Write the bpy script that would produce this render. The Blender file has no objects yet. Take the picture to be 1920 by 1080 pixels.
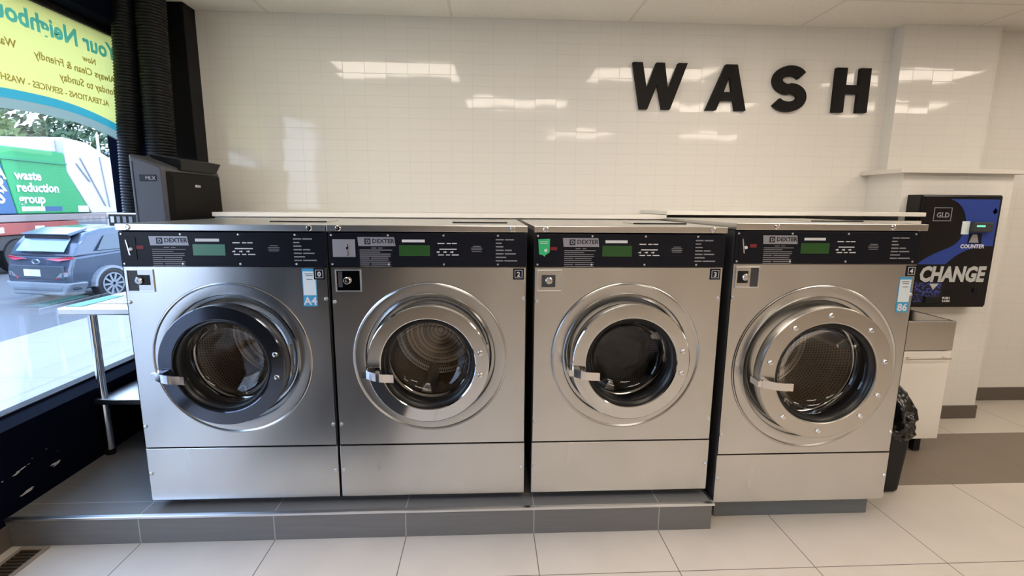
import bpy, bmesh, math, random
from mathutils import Vector, Matrix
R = math.radians
scene = bpy.context.scene
COL = scene.collection

# ------------------------------------------------------------------ camera
cam_d = bpy.data.cameras.new('camera'); cam = bpy.data.objects.new('camera', cam_d); COL.objects.link(cam)
cam_d.sensor_width = 36.0; cam_d.lens = 925.79/1920*36.0; cam_d.clip_start = .05; cam_d.clip_end = 300
fw = Vector((0.04941887, 0.98444379, -0.16860666)); rt = Vector((0.99877796, -0.04881172, 0.00774631)); up = rt.cross(fw)
M = Matrix((rt, up, -fw)).transposed().to_4x4(); M.translation = Vector((1.5620, -2.1792, 1.5484))
cam.matrix_world = M
scene.camera = cam
# ------------------------------------------------------------------ view, world, sun
vs = scene.view_settings
vs.view_transform = 'Standard'; vs.look = 'None'; vs.gamma = 1.0; vs.use_curve_mapping = False; vs.exposure = 0.0
scene.cycles.use_denoising = True
scene.cycles.max_bounces = 10; scene.cycles.transparent_max_bounces = 16
scene.cycles.sample_clamp_indirect = 3.0; scene.cycles.use_adaptive_sampling = False
SKY = 6.6; LAMP = 9.8
w = bpy.data.worlds.new('world'); scene.world = w; w.use_nodes = True
nt = w.node_tree; nt.nodes.clear()
wo = nt.nodes.new('ShaderNodeOutputWorld'); bg = nt.nodes.new('ShaderNodeBackground')
tc = nt.nodes.new('ShaderNodeTexCoord'); sp = nt.nodes.new('ShaderNodeSeparateXYZ'); cr = nt.nodes.new('ShaderNodeValToRGB')
cr.color_ramp.elements[0].position = 0.0; cr.color_ramp.elements[0].color = (.68, .80, 1, 1)
cr.color_ramp.elements[1].position = .6; cr.color_ramp.elements[1].color = (.42, .62, 1, 1)
nt.links.new(tc.outputs['Generated'], sp.inputs[0]); nt.links.new(sp.outputs['Z'], cr.inputs[0])
nt.links.new(cr.outputs[0], bg.inputs[0]); bg.inputs[1].default_value = SKY
nt.links.new(bg.outputs[0], wo.inputs[0])
sun_d = bpy.data.lights.new('sun', 'SUN'); sun_d.energy = 1.2; sun_d.angle = R(6); sun_d.color = (1, .96, .9)
sun = bpy.data.objects.new('sun', sun_d); COL.objects.link(sun); sun.location = (-6, 0, 12)
sun.rotation_euler = Vector((-.55, .35, -1)).to_track_quat('-Z', 'Y').to_euler()

# ------------------------------------------------------------------ materials
MATS = {}
def mat(name, col=(.8, .8, .8), rough=.5, metal=0.0, spec=.5, aniso=None, coat=0, emit=None, es=0, bump=None):
    m = bpy.data.materials.new(name); m.use_nodes = True; n = m.node_tree
    b = n.nodes['Principled BSDF']
    b.inputs['Base Color'].default_value = (*col, 1); b.inputs['Roughness'].default_value = rough
    b.inputs['Metallic'].default_value = metal; b.inputs['Specular IOR Level'].default_value = spec
    b.inputs['Coat Weight'].default_value = coat; b.inputs['Coat Roughness'].default_value = .08
    if emit: b.inputs['Emission Color'].default_value = (*emit, 1); b.inputs['Emission Strength'].default_value = es
    if aniso:
        b.inputs['Anisotropic'].default_value = aniso[0]
        c = n.nodes.new('ShaderNodeCombineXYZ')
        for i in range(3): c.inputs[i].default_value = aniso[1][i]
        n.links.new(c.outputs[0], b.inputs['Tangent'])
    if bump:   # (scale vector, strength, distance)
        t = n.nodes.new('ShaderNodeTexCoord'); mp = n.nodes.new('ShaderNodeMapping'); mp.inputs['Scale'].default_value = bump[0]
        nz = n.nodes.new('ShaderNodeTexNoise'); nz.inputs['Scale'].default_value = 1; nz.inputs['Detail'].default_value = 3
        bp = n.nodes.new('ShaderNodeBump'); bp.inputs['Strength'].default_value = bump[1]; bp.inputs['Distance'].default_value = bump[2]
        n.links.new(t.outputs['Object'], mp.inputs[0]); n.links.new(mp.outputs[0], nz.inputs[0])
        n.links.new(nz.outputs[0], bp.inputs['Height']); n.links.new(bp.outputs[0], b.inputs['Normal'])
    MATS[name] = m
    return m
class NT:
    def __init__(s, m): s.n = m.node_tree.nodes; s.l = m.node_tree.links; s.b = s.n.get('Principled BSDF')
    def node(s, t, **k):
        x = s.n.new(t)
        for a, v in k.items(): setattr(x, a, v)
        return x
    def plug(s, v, sock):
        if isinstance(v, (int, float)): sock.default_value = v
        elif isinstance(v, tuple): sock.default_value = v
        else: s.l.new(v, sock)
    def math(s, op, a, b=0.0, c=None):
        x = s.node('ShaderNodeMath', operation=op); s.plug(a, x.inputs[0]); s.plug(b, x.inputs[1])
        if c is not None: s.plug(c, x.inputs[2])
        return x.outputs[0]
    def mix(s, f, a, b):
        x = s.node('ShaderNodeMix', data_type='RGBA'); s.plug(f, x.inputs[0]); s.plug(a, x.inputs[6]); s.plug(b, x.inputs[7]); return x.outputs[2]
    def xyz(s, out='Object'):
        t = s.node('ShaderNodeTexCoord'); q = s.node('ShaderNodeSeparateXYZ'); s.l.new(t.outputs[out], q.inputs[0]); return t.outputs[out], q.outputs
    def line(s, coord, step, off, wd):   # 1 on a joint line of width wd
        a = s.math('SUBTRACT', coord, off); a = s.math('DIVIDE', a, step); f = s.math('FRACT', a)
        f2 = s.math('SUBTRACT', 1.0, f); mn = s.math('MINIMUM', f, f2)
        return s.math('LESS_THAN', mn, wd/2/step)
    def noise(s, vec, scale, detail=4, vscale=None):
        if vscale:
            mp = s.node('ShaderNodeMapping'); mp.inputs['Scale'].default_value = vscale; s.l.new(vec, mp.inputs[0]); vec = mp.outputs[0]
        x = s.node('ShaderNodeTexNoise'); x.inputs['Scale'].default_value = scale; x.inputs['Detail'].default_value = detail; s.l.new(vec, x.inputs[0]); return x.outputs[0]

def steel_mat(name, col, rough, an=.75):
    m = mat(name, col, rough, 1.0, aniso=(an, (0, 0, 1)))
    k = NT(m); v, q = k.xyz()
    n1 = k.noise(v, 1, 3, (9, 9, 1.2))
    r = k.math('MULTIPLY_ADD', n1, .10, rough-.05); k.l.new(r, k.b.inputs['Roughness'])
    bp = k.node('ShaderNodeBump'); bp.inputs['Strength'].default_value = .10; bp.inputs['Distance'].default_value = .002
    k.l.new(n1, bp.inputs['Height']); k.l.new(bp.outputs[0], k.b.inputs['Normal'])
    dc = k.noise(v, 3, 4); k.l.new(k.mix(dc, (*[c*.86 for c in col], 1), (*[min(1, c*1.08) for c in col], 1)), k.b.inputs['Base Color'])
    return m
STEEL = steel_mat('brushed_stainless', (.68, .68, .67), .25, .75)
LIDST = mat('lid_stainless', (.68, .67, .65), .28, 1.0)
RINGB = mat('satin_ring_steel', (.62, .60, .57), .26, 1.0)
CHROME = mat('polished_steel', (.70, .70, .69), .07, 1.0)
BRIGHT = mat('chrome_trim', (.85, .85, .86), .12, 1.0)
ALU = mat('aluminium_edge', (.80, .81, .83), .3, 1.0)
CABGREY = mat('painted_cabinet', (.05, .05, .055), .5)
BLACKP = mat('black_panel', (.008, .009, .015), .3, spec=.22)
BLK = mat('black_plastic', (.009, .009, .010), .45, spec=.3)
RUBBER = mat('black_rubber', (.008, .008, .009), .35)
DARK = mat('dark_void', (.004, .004, .004), .8)
PLAQ = mat('silver_plaque', (.36, .36, .40), .35, .3)
PRINT = mat('grey_print', (.28, .28, .30), .6)
PRINTW = mat('white_print', (.75, .75, .76), .6)
PRINTK = mat('black_print', (.02, .02, .03), .6)
RED = mat('dull_red', (.22, .012, .02), .5)
LCD1 = mat('pale_green_display', (.09, .24, .17), .25)
LCD2 = mat('green_display', (.025, .09, .022), .25)
WHITE = mat('white_laminate', (.80, .77, .71), .35)
WHITEP = mat('white_paint', (.74, .71, .66), .45)
STKB = mat('sticker_blue', (.06, .35, .62), .5)
STKW = mat('sticker_white', (.72, .82, .86), .5)
GREENT = mat('green_tag', (.03, .50, .18), .5)
LETTER = mat('black_letter', (.008, .007, .007), .6, spec=.2)
HOSE = mat('hose_black', (.010, .010, .011), .45, spec=.25)
ACGREY = mat('air_conditioner_grey', (.058, .058, .068), .42)
ACBLK = mat('air_conditioner_black', (.007, .0065, .0065), .5, spec=.12)
BAG = mat('bin_bag', (.008, .008, .009), .20, coat=.25, bump=((11, 11, 8), .8, .03))
TILEG = mat('grey_tile', (.115, .095, .078), .4)
BROWNM = mat('bronze_register', (.12, .085, .05), .45, .6)
BLUE = mat('royal_blue', (.022, .055, .30), .35)
CHG = mat('silver_lettering', (.50, .52, .52), .4)
NAVY = None

def drum_mat():
    m = mat('perforated_drum', (.30, .26, .22), .35, 1.0); k = NT(m)
    t = k.node('ShaderNodeUVMap'); q = k.node('ShaderNodeSeparateXYZ'); k.l.new(t.outputs[0], q.inputs[0])
    row = k.math('MULTIPLY', q.outputs[1], 46.0); fr = k.math('FLOOR', row); odd = k.math('MULTIPLY', k.math('MODULO', fr, 2.0), .5)
    u = k.math('FRACT', k.math('MULTIPLY_ADD', q.outputs[0], 120.0, odd)); v = k.math('FRACT', row)
    du = k.math('SUBTRACT', u, .5); dv = k.math('SUBTRACT', v, .5)
    d = k.math('SQRT', k.math('ADD', k.math('MULTIPLY', du, du), k.math('MULTIPLY', dv, dv)))
    hole = k.math('LESS_THAN', d, .27)
    k.l.new(k.mix(hole, (.62, .54, .45, 1), (.01, .009, .008, 1)), k.b.inputs['Base Color'])
    k.l.new(k.math('SUBTRACT', 1.0, hole), k.b.inputs['Metallic'])
    return m
DRUM = drum_mat()
def glass_mat(name, tint=(1, 1, 1), refl=.08, rough=.0, diffuse=0.0):
    m = bpy.data.materials.new(name); m.use_nodes = True; n = m.node_tree; n.nodes.clear()
    o = n.nodes.new('ShaderNodeOutputMaterial'); mx = n.nodes.new('ShaderNodeMixShader')
    tr = n.nodes.new('ShaderNodeBsdfTransparent'); tr.inputs[0].default_value = (*tint, 1)
    gl = n.nodes.new('ShaderNodeBsdfGlossy'); gl.inputs['Roughness'].default_value = rough
    lw = n.nodes.new('ShaderNodeLayerWeight'); lw.inputs[0].default_value = .25
    ma = n.nodes.new('ShaderNodeMath'); ma.operation = 'MULTIPLY_ADD'; ma.inputs[1].default_value = .35; ma.inputs[2].default_value = refl
    n.links.new(lw.outputs['Fresnel'], ma.inputs[0]); n.links.new(ma.outputs[0], mx.inputs[0])
    n.links.new(tr.outputs[0], mx.inputs[1]); n.links.new(gl.outputs[0], mx.inputs[2]); n.links.new(mx.outputs[0], o.inputs[0])
    return m
PANE = glass_mat('window_pane_glass', (.98, .99, 1), .01)
DOORGLASS = glass_mat('door_glass', (.86, .86, .85), .03)
LAMPM = mat('lamp_diffuser', (.9, .9, .88), .5, emit=(1, .875, .74), es=LAMP)

def tile_wall_mat(name, col=(.79, .775, .73), gloss=.06):
    m = mat(name, col, gloss); k = NT(m); v, q = k.xyz(); TW, TH = .147, .0735
    geo = k.node('ShaderNodeNewGeometry')
    ns = k.node('ShaderNodeSeparateXYZ'); k.l.new(geo.outputs['Normal'], ns.inputs[0])
    side = k.math('GREATER_THAN', k.math('ABSOLUTE', ns.outputs[0]), .5)
    hx = k.math('ADD', k.math('MULTIPLY', q[0], k.math('SUBTRACT', 1.0, side)), k.math('MULTIPLY', q[1], side))
    l1 = k.line(hx, TW, .575, .0030); l2 = k.line(q[2], TH, 1.759, .0030); g = k.math('MAXIMUM', l1, l2)
    cx = k.math('FLOOR', k.math('DIVIDE', k.math('SUBTRACT', hx, .575), TW)); cz = k.math('FLOOR', k.math('DIVIDE', k.math('SUBTRACT', q[2], 1.759), TH))
    cb = k.node('ShaderNodeCombineXYZ'); k.l.new(cx, cb.inputs[0]); k.l.new(cz, cb.inputs[1])
    wn = k.node('ShaderNodeTexWhiteNoise'); wn.noise_dimensions = '2D'; k.l.new(cb.outputs[0], wn.inputs['Vector'])
    s1 = k.node('ShaderNodeVectorMath', operation='SUBTRACT'); k.l.new(wn.outputs['Color'], s1.inputs[0]); s1.inputs[1].default_value = (.5, .5, .5)
    s2 = k.node('ShaderNodeVectorMath', operation='SCALE'); k.l.new(s1.outputs[0], s2.inputs[0]); s2.inputs['Scale'].default_value = .017
    nb = k.node('ShaderNodeBump'); nb.inputs['Strength'].default_value = .22; nb.inputs['Distance'].default_value = .004
    nz = k.noise(v, 5, 2); hh = k.math('SUBTRACT', nz, k.math('MULTIPLY', g, .35)); k.l.new(hh, nb.inputs['Height'])
    ad = k.node('ShaderNodeVectorMath', operation='ADD'); k.l.new(nb.outputs[0], ad.inputs[0]); k.l.new(s2.outputs[0], ad.inputs[1])
    no = k.node('ShaderNodeVectorMath', operation='NORMALIZE'); k.l.new(ad.outputs[0], no.inputs[0]); k.l.new(no.outputs[0], k.b.inputs['Normal'])
    k.l.new(k.mix(g, (*col, 1), (col[0]*.86, col[1]*.85, col[2]*.83, 1)), k.b.inputs['Base Color'])
    k.l.new(k.math('MULTIPLY_ADD', g, .5, gloss), k.b.inputs['Roughness'])
    return m
TILEW = tile_wall_mat('white_wall_tile')
TX0, TT = -.0253, .602
def floor_mat():
    m = mat('beige_floor_tile', (.6, .5, .4), .3); k = NT(m); v, q = k.xyz()
    j = k.math('MAXIMUM', k.line(q[0], TT, TX0, .004), k.line(q[1], TT, .2676, .004))
    row = k.math('MULTIPLY', k.math('GREATER_THAN', q[1], .2676), k.math('LESS_THAN', q[1], .8696))
    nz = k.noise(v, 4.5, 6); n2 = k.noise(v, 1.4, 3)
    base = k.mix(nz, (.55, .50, .44, 1), (.67, .61, .545, 1)); base = k.mix(k.math('MULTIPLY', n2, .25), base, (.50, .44, .37, 1))
    brown = k.mix(nz, (.17, .135, .105, 1), (.24, .195, .155, 1))
    c = k.mix(row, base, brown); c = k.mix(j, c, (.12, .10, .08, 1)); k.l.new(c, k.b.inputs['Base Color'])
    k.l.new(k.math('MULTIPLY_ADD', nz, .2, .28), k.b.inputs['Roughness'])
    return m
FLOORM = floor_mat()
def step_mat():
    m = mat('grey_step_tile', (.2, .19, .18), .35); k = NT(m); v, q = k.xyz()
    geo = k.node('ShaderNodeNewGeometry'); ns = k.node('ShaderNodeSeparateXYZ'); k.l.new(geo.outputs['Normal'], ns.inputs[0])
    top = k.math('GREATER_THAN', ns.outputs[2], .5)
    j = k.math('MAXIMUM', k.line(q[0], TT, TX0, .005), k.math('MULTIPLY', top, k.line(q[1], TT, .052, .004)))
    nz = k.noise(v, 1, 4, (3, 60, 60)); c = k.mix(nz, (.155, .148, .142, 1), (.21, .20, .192, 1))
    c = k.mix(j, c, (.40, .39, .37, 1)); k.l.new(c, k.b.inputs['Base Color']); return m
STEPM = step_mat()
def ceil_mat():
    m = mat('ceiling_panel', (.78, .74, .67), .9); k = NT(m); v, q = k.xyz()
    j = k.math('MAXIMUM', k.line(q[0], 1.22, .0992, .022), k.line(q[1], .61, .38, .022))
    nz = k.noise(v, 70, 3); c = k.mix(nz, (.70, .67, .60, 1), (.84, .81, .74, 1)); c = k.mix(j, c, (.66, .63, .57, 1)); k.l.new(c, k.b.inputs['Base Color']); return m
CEILM = ceil_mat()
def navy_mat():
    m = mat('navy_wall_paint', (.004, .006, .018), .85, spec=.03); k = NT(m); v, q = k.xyz()
    nz = k.noise(v, 20, 3, (1, .4, 1.7))
    a = k.math('MULTIPLY', k.math('GREATER_THAN', q[1], -.05), k.math('LESS_THAN', q[1], .30))
    b = k.math('MULTIPLY', k.math('GREATER_THAN', q[2], .19), k.math('LESS_THAN', q[2], .36))
    f = k.math('MULTIPLY', k.math('GREATER_THAN', nz, .645), k.math('MULTIPLY', a, b))
    k.l.new(k.mix(f, (.0022, .0034, .010, 1), (.52, .50, .46, 1)), k.b.inputs['Base Color']); return m
NAVY = navy_mat()
DARKW = mat('dark_wall_paint', (.006, .006, .007), .5, spec=.15)
BEIGEW = mat('beige_wall_paint', (.62, .53, .43), .6)

# ------------------------------------------------------------------ geometry helpers
class MB:
    def __init__(s): s.bm = bmesh.new()
    def box(s, x0, x1, y0, y1, z0, z1):
        v = [s.bm.verts.new((x, y, z)) for x in (x0, x1) for y in (y0, y1) for z in (z0, z1)]
        for f in ((0, 1, 3, 2), (4, 6, 7, 5), (0, 4, 5, 1), (2, 3, 7, 6), (0, 2, 6, 4), (1, 5, 7, 3)): s.bm.faces.new([v[i] for i in f])
        return s
    def hexa(s, p):   # 8 points: bottom 4 ccw, top 4 ccw
        v = [s.bm.verts.new(q) for q in p]
        for f in ((3, 2, 1, 0), (4, 5, 6, 7), (0, 1, 5, 4), (1, 2, 6, 5), (2, 3, 7, 6), (3, 0, 4, 7)): s.bm.faces.new([v[i] for i in f])
        return s
    def poly(s, pts): s.bm.faces.new([s.bm.verts.new(p) for p in pts]); return s
    def prism(s, pts, d):   # closed outline extruded along vector d
        d = Vector(d); a = [s.bm.verts.new(p) for p in pts]; b = [s.bm.verts.new(Vector(p)+d) for p in pts]; n = len(pts)
        s.bm.faces.new(a[::-1]); s.bm.faces.new(b)
        for i in range(n): s.bm.faces.new((a[i], a[(i+1) % n], b[(i+1) % n], b[i]))
        return s
    def tube(s, path, r, seg=16, cap=True):
        path = [Vector(p) for p in path]; rs = r if isinstance(r, (list, tuple)) else [r]*len(path); rings = []
        for i, p in enumerate(path):
            a = path[max(0, i-1)]; b = path[min(len(path)-1, i+1)]; t = (b-a).normalized()
            u = t.cross(Vector((0, 0, 1)))
            if u.length < .05: u = t.cross(Vector((0, 1, 0)))
            u.normalize(); v = t.cross(u)
            rings.append([s.bm.verts.new(p+(u*math.cos(2*math.pi*k/seg)+v*math.sin(2*math.pi*k/seg))*rs[i]) for k in range(seg)])
        for a, b in zip(rings, rings[1:]):
            for k in range(seg): s.bm.faces.new((a[k], a[(k+1) % seg], b[(k+1) % seg], b[k]))
        if cap: s.bm.faces.new(rings[0][::-1]); s.bm.faces.new(rings[-1])
        return s
    def lathe_y(s, c, prof, seg=72, uv=False, closed=False):   # profile of (r, y) round an axis along Y through c
        L = s.bm.loops.layers.uv.verify() if uv else None
        rings = []
        for r, y in prof:
            if r < 1e-5: rings.append([s.bm.verts.new((c[0], c[1]+y, c[2]))])
            else: rings.append([s.bm.verts.new((c[0]+r*math.cos(2*math.pi*k/seg), c[1]+y, c[2]+r*math.sin(2*math.pi*k/seg))) for k in range(seg)])
        pairs = list(zip(rings, rings[1:])) + ([(rings[-1], rings[0])] if closed else [])
        acc = [0]
        for (r0, y0), (r1, y1) in zip(prof, prof[1:]): acc.append(acc[-1]+math.hypot(r1-r0, y1-y0))
        for i, (a, b) in enumerate(pairs):
            for k in range(seg):
                k2 = (k+1) % seg
                if len(a) == 1 and len(b) == 1: continue
                if len(a) == 1: f = s.bm.faces.new((a[0], b[k2], b[k])); uu = [(k/seg, acc[i]), ((k+1)/seg, acc[i+1]), (k/seg, acc[i+1])]
                elif len(b) == 1: f = s.bm.faces.new((a[k], a[k2], b[0])); uu = [(k/seg, acc[i]), ((k+1)/seg, acc[i]), (k/seg, acc[i+1])]
                else: f = s.bm.faces.new((a[k], a[k2], b[k2], b[k])); uu = [(k/seg, acc[i]), ((k+1)/seg, acc[i]), ((k+1)/seg, acc[i+1]), (k/seg, acc[i+1])] if uv else None
                if uv:
                    for lp, q in zip(f.loops, uu): lp[L].uv = q
        return s
    def lathe_z(s, c, prof, seg=32):
        rings = []
        for r, z in prof:
            if r < 1e-5: rings.append([s.bm.verts.new((c[0], c[1], c[2]+z))])
            else: rings.append([s.bm.verts.new((c[0]+r*math.cos(2*math.pi*k/seg), c[1]+r*math.sin(2*math.pi*k/seg), c[2]+z)) for k in range(seg)])
        for a, b in zip(rings, rings[1:]):
            for k in range(seg):
                k2 = (k+1) % seg
                if len(a) == 1: s.bm.faces.new((a[0], b[k], b[k2]))
                elif len(b) == 1: s.bm.faces.new((a[k2], a[k], b[0]))
                else: s.bm.faces.new((a[k], b[k], b[k2], a[k2]))
        return s
    def plate_hole(s, x0, x1, z0, z1, c, r, y, seg=72):   # flat plate in the XZ plane with a round hole
        ang = [2*math.pi*k/seg for k in range(seg)] + [math.atan2(zz-c[1], xx-c[0]) % (2*math.pi) for xx in (x0, x1) for zz in (z0, z1)]
        ang = sorted(set(round(a, 6) for a in ang)); inn = []; out = []
        for a in ang:
            ca, sa = math.cos(a), math.sin(a); inn.append(s.bm.verts.new((c[0]+r*ca, y, c[1]+r*sa)))
            t = min([((x1-c[0])/ca if ca > 1e-9 else 9e9), ((x0-c[0])/ca if ca < -1e-9 else 9e9), ((z1-c[1])/sa if sa > 1e-9 else 9e9), ((z0-c[1])/sa if sa < -1e-9 else 9e9)])
            out.append(s.bm.verts.new((c[0]+t*ca, y, c[1]+t*sa)))
        n = len(ang)
        for i in range(n): s.bm.faces.new((inn[i], out[i], out[(i+1) % n], inn[(i+1) % n]))
        return s
    def xf(s, m): bmesh.ops.transform(s.bm, matrix=m, verts=s.bm.verts); return s
    def build(s, name, material, parent=None, smooth=False, bevel=0, seg=2, loc=None, norm=True, sub=0):
        me = bpy.data.meshes.new(name)
        if norm: bmesh.ops.recalc_face_normals(s.bm, faces=s.bm.faces)
        s.bm.to_mesh(me); s.bm.free()
        for m_ in (material if isinstance(material, list) else [material]): me.materials.append(m_)
        o = bpy.data.objects.new(name, me); COL.objects.link(o)
        if parent: o.parent = parent
        if loc: o.location = loc
        if bevel:
            b = o.modifiers.new('bevel', 'BEVEL'); b.width = bevel; b.segments = seg; b.limit_method = 'ANGLE'; b.angle_limit = R(35)
        if sub: sm = o.modifiers.new('sub', 'SUBSURF'); sm.levels = sub; sm.render_levels = sub
        if smooth:
            me.polygons.foreach_set('use_smooth', [True]*len(me.polygons)); me.set_sharp_from_angle(angle=R(smooth if smooth is not True else 40))
        return o
def thing(name, label, cat, loc=(0, 0, 0), group=None):
    o = bpy.data.objects.new(name, None); COL.objects.link(o); o.location = loc; o.empty_display_size = .1
    o['label'] = label; o['category'] = cat
    if group: o['group'] = group
    return o
def tag(o, label, cat, group=None, kind=None):
    o['label'] = label; o['category'] = cat
    if group: o['group'] = group
    if kind: o['kind'] = kind
    return o
def struct(o): o['kind'] = 'structure'; return o
def dup(root, loc, label):
    r = root.copy(); COL.objects.link(r); r.location = loc; r['label'] = label
    for ch in list(root.children):
        c = ch.copy(); COL.objects.link(c); c.parent = r
        for g in list(ch.children):
            d = g.copy(); COL.objects.link(d); d.parent = c
    return r
def curve_mesh(polys=None, text=None, size=1, depth=.001, offset=0, align='LEFT', spacing=1.0, shear=0):
    """flat filled outline or lettering in the local XY plane, turned to stand in XZ facing -Y"""
    if text is not None:
        cu = bpy.data.curves.new('tmp', 'FONT'); cu.body = text; cu.size = size; cu.offset = offset; cu.align_x = align; cu.space_character = spacing; cu.shear = shear
        cu.resolution_u = 2
    else:
        cu = bpy.data.curves.new('tmp', 'CURVE'); cu.dimensions = '2D'; cu.fill_mode = 'BOTH'
        for pl in polys:
            sp_ = cu.splines.new('POLY'); sp_.points.add(len(pl)-1); sp_.use_cyclic_u = True
            for i, (x, y) in enumerate(pl): sp_.points[i].co = (x, y, 0, 1)
    cu.extrude = depth/2
    o = bpy.data.objects.new('tmp', cu); COL.objects.link(o)
    dg = bpy.context.evaluated_depsgraph_get(); dg.update()
    me = bpy.data.meshes.new_from_object(o.evaluated_get(dg))
    bpy.data.objects.remove(o); bpy.data.curves.remove(cu)
    b = MB(); b.bm.from_mesh(me); bpy.data.meshes.remove(me)
    b.xf(Matrix(((1, 0, 0, 0), (0, 0, -1, 0), (0, 1, 0, 0), (0, 0, 0, 1))))   # x->x, y->z, z->-y
    b.bm.transform if False else None
    return b
def join(a, b):
    me = bpy.data.meshes.new('t'); b.bm.to_mesh(me); b.bm.free(); a.bm.from_mesh(me); bpy.data.meshes.remove(me); return a
T = Matrix.Translation

# ------------------------------------------------------------------ room shell
YB, ZC, HS = 1.443, 2.7926, .1352
XG, XW = -.756, -.60      # window glass plane, lower wall face
FRONT = -5.6; XR = 9.5
struct(MB().box(-.9, XR, FRONT-.1, YB+.1, -.10, 0).build('floor', FLOORM))
struct(MB().box(-.9, XR, FRONT-.1, YB+.1, ZC, ZC+.1).build('ceiling', CEILM))
struct(MB().box(-.9, XR, YB, YB+.12, 0, ZC).build('wall_back', TILEW))
struct(MB().box(XR, XR+.1, FRONT, YB, 0, ZC).build('wall_right', BEIGEW))
fb = MB().box(.15, XR, FRONT-.1, FRONT, 0, ZC); struct(fb.build('wall_front', BEIGEW))
struct(MB().box(-.9, .15, FRONT-.1, FRONT, 0, ZC).build('wall_front_dark', DARKW))
DY0, WY0, WY1, WZ0, WZ1 = -2.35, -.50, 1.295, .525, 2.577
lw = MB().box(-.80, XW, WY0-.06, 1.307, 0, WZ0-.0); lw.box(-.92, -.62, FRONT, 1.307, WZ1, ZC); lw.box(-.92, XW, FRONT, DY0, 0, WZ0)
lw.box(-.92, -.62, FRONT, DY0, WZ0, WZ1); lw.box(-.92, -.62, WY0-.06, WY0, WZ0, WZ1); lw.box(-.92, -.62, WY1, 1.307, WZ0, WZ1)
struct(lw.build('wall_left', NAVY))
struct(MB().box(-.92, -.369, 1.307, YB, 0, ZC).build('wall_left_pier', DARKW, bevel=.004))
FRM = mat('window_frame_bronze', (.012, .012, .012), .5, spec=.2)
wr = MB(); wr.box(-.80, -.735, WY0, WY1, WZ1-.035, WZ1); wr.box(-.80, -.735, WY0, WY0+.05, WZ0, WZ1-.035); wr.box(-.80, -.735, WY1-.02, WY1, WZ0, WZ1-.035)
wr.box(-.80, -.735, WY0+.05, WY1-.02, WZ0, WZ0+.012)
win = struct(wr.build('window_1', FRM, bevel=.003))
pn = MB().box(XG-.003, XG+.003, WY0+.05, WY1-.02, WZ0+.012, WZ1-.035).build('pane', PANE, win)
dw = MB(); dw.box(-.80, -.735, DY0, DY0+.06, 0, WZ1); dw.box(-.80, -.735, WY0-.12, WY0-.06, 0, WZ1); dw.box(-.80, -.735, DY0+.06, WY0-.12, WZ1-.06, WZ1); dw.box(-.80, -.735, DY0+.06, WY0-.12, 0, .05)
dor = struct(dw.build('door_added', FRM, bevel=.003))  # unseen glass door, added as something bright for the washer steel to reflect
MB().box(XG-.003, XG+.003, DY0+.06, WY0-.12, .05, WZ1-.06).build('pane', PANE, dor)
b = MB(); b.tube([(-.66, -.85, .85), (-.66, -.85, 1.35)], .014, 12); b.tube([(-.66, -.85, .9), (-.752, -.85, .9)], .008, 8); b.tube([(-.66, -.85, 1.3), (-.752, -.85, 1.3)], .008, 8); b.build('added_door_handle', BRIGHT, dor, smooth=50)
tag(MB().box(.05, .95, -2.7, -.72, .0005, .012).build('added_dark_mat', mat('mat_black', (.015, .015, .018), .9), bevel=.003), 'added black mat on the beige tiles, darkening the washer reflections', 'mat')  # unseen dark mat, added to darken reflections in the washer fronts
# stepped platform
st = MB().box(XW, 2.640, -.065, YB, 0, HS-.001); struct(st.build('floor_platform', STEPM))
ed = MB(); ed.box(XW, 2.652, -.070, -.048, HS-.011, HS+.0015); ed.box(2.6395, 2.652, -.048, YB, HS-.011, HS+.0015)
struct(ed.build('trim_1', ALU, bevel=.002))
# baseboards
struct(MB().box(XW, XW+.012, -.50, -.065, 0, .105).build('baseboard_left', TILEG, bevel=.002))
struct(MB().box(5.19, XR, YB-.012, YB, 0, .108).build('baseboard_back', TILEG, bevel=.002))
# half height wall, its cap, and the upper pier
HX0, HX1, HY = 4.385, 5.175, 1.118
struct(MB().box(HX0, HX1, HY, YB, 0, 1.772).build('wall_half_height', TILEW))
struct(MB().box(HX0-.06, HX1+.075, HY-.045, YB, 1.772, 1.802).build('trim_2', WHITEP, bevel=.003))
struct(MB().box(4.445, 5.150, 1.347, YB, 1.802, ZC).build('wall_upper_pier', TILEW))
struct(MB().box(HX0-.001, HX1+.012, HY-.012, HY, 0, .100).build('baseboard_pier', TILEG, bevel=.002))

# white boards covering the service gap behind the machines
tag(MB().box(-.090, 2.685, .90, YB, 1.459, 1.484).build('ledge_board', WHITE, bevel=.002), 'long white ledge board on the wall behind the three left washers', 'shelf')
tag(MB().box(2.687, HX0-.002, .90, YB, 1.486, 1.511).build('ledge_board', WHITE, bevel=.002), 'shorter, slightly higher white ledge board behind the rightmost washer', 'shelf')
struct(MB().box(-.088, 4.38, .925, .945, HS, 1.458).build('wall_service_panel', WHITEP))

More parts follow.
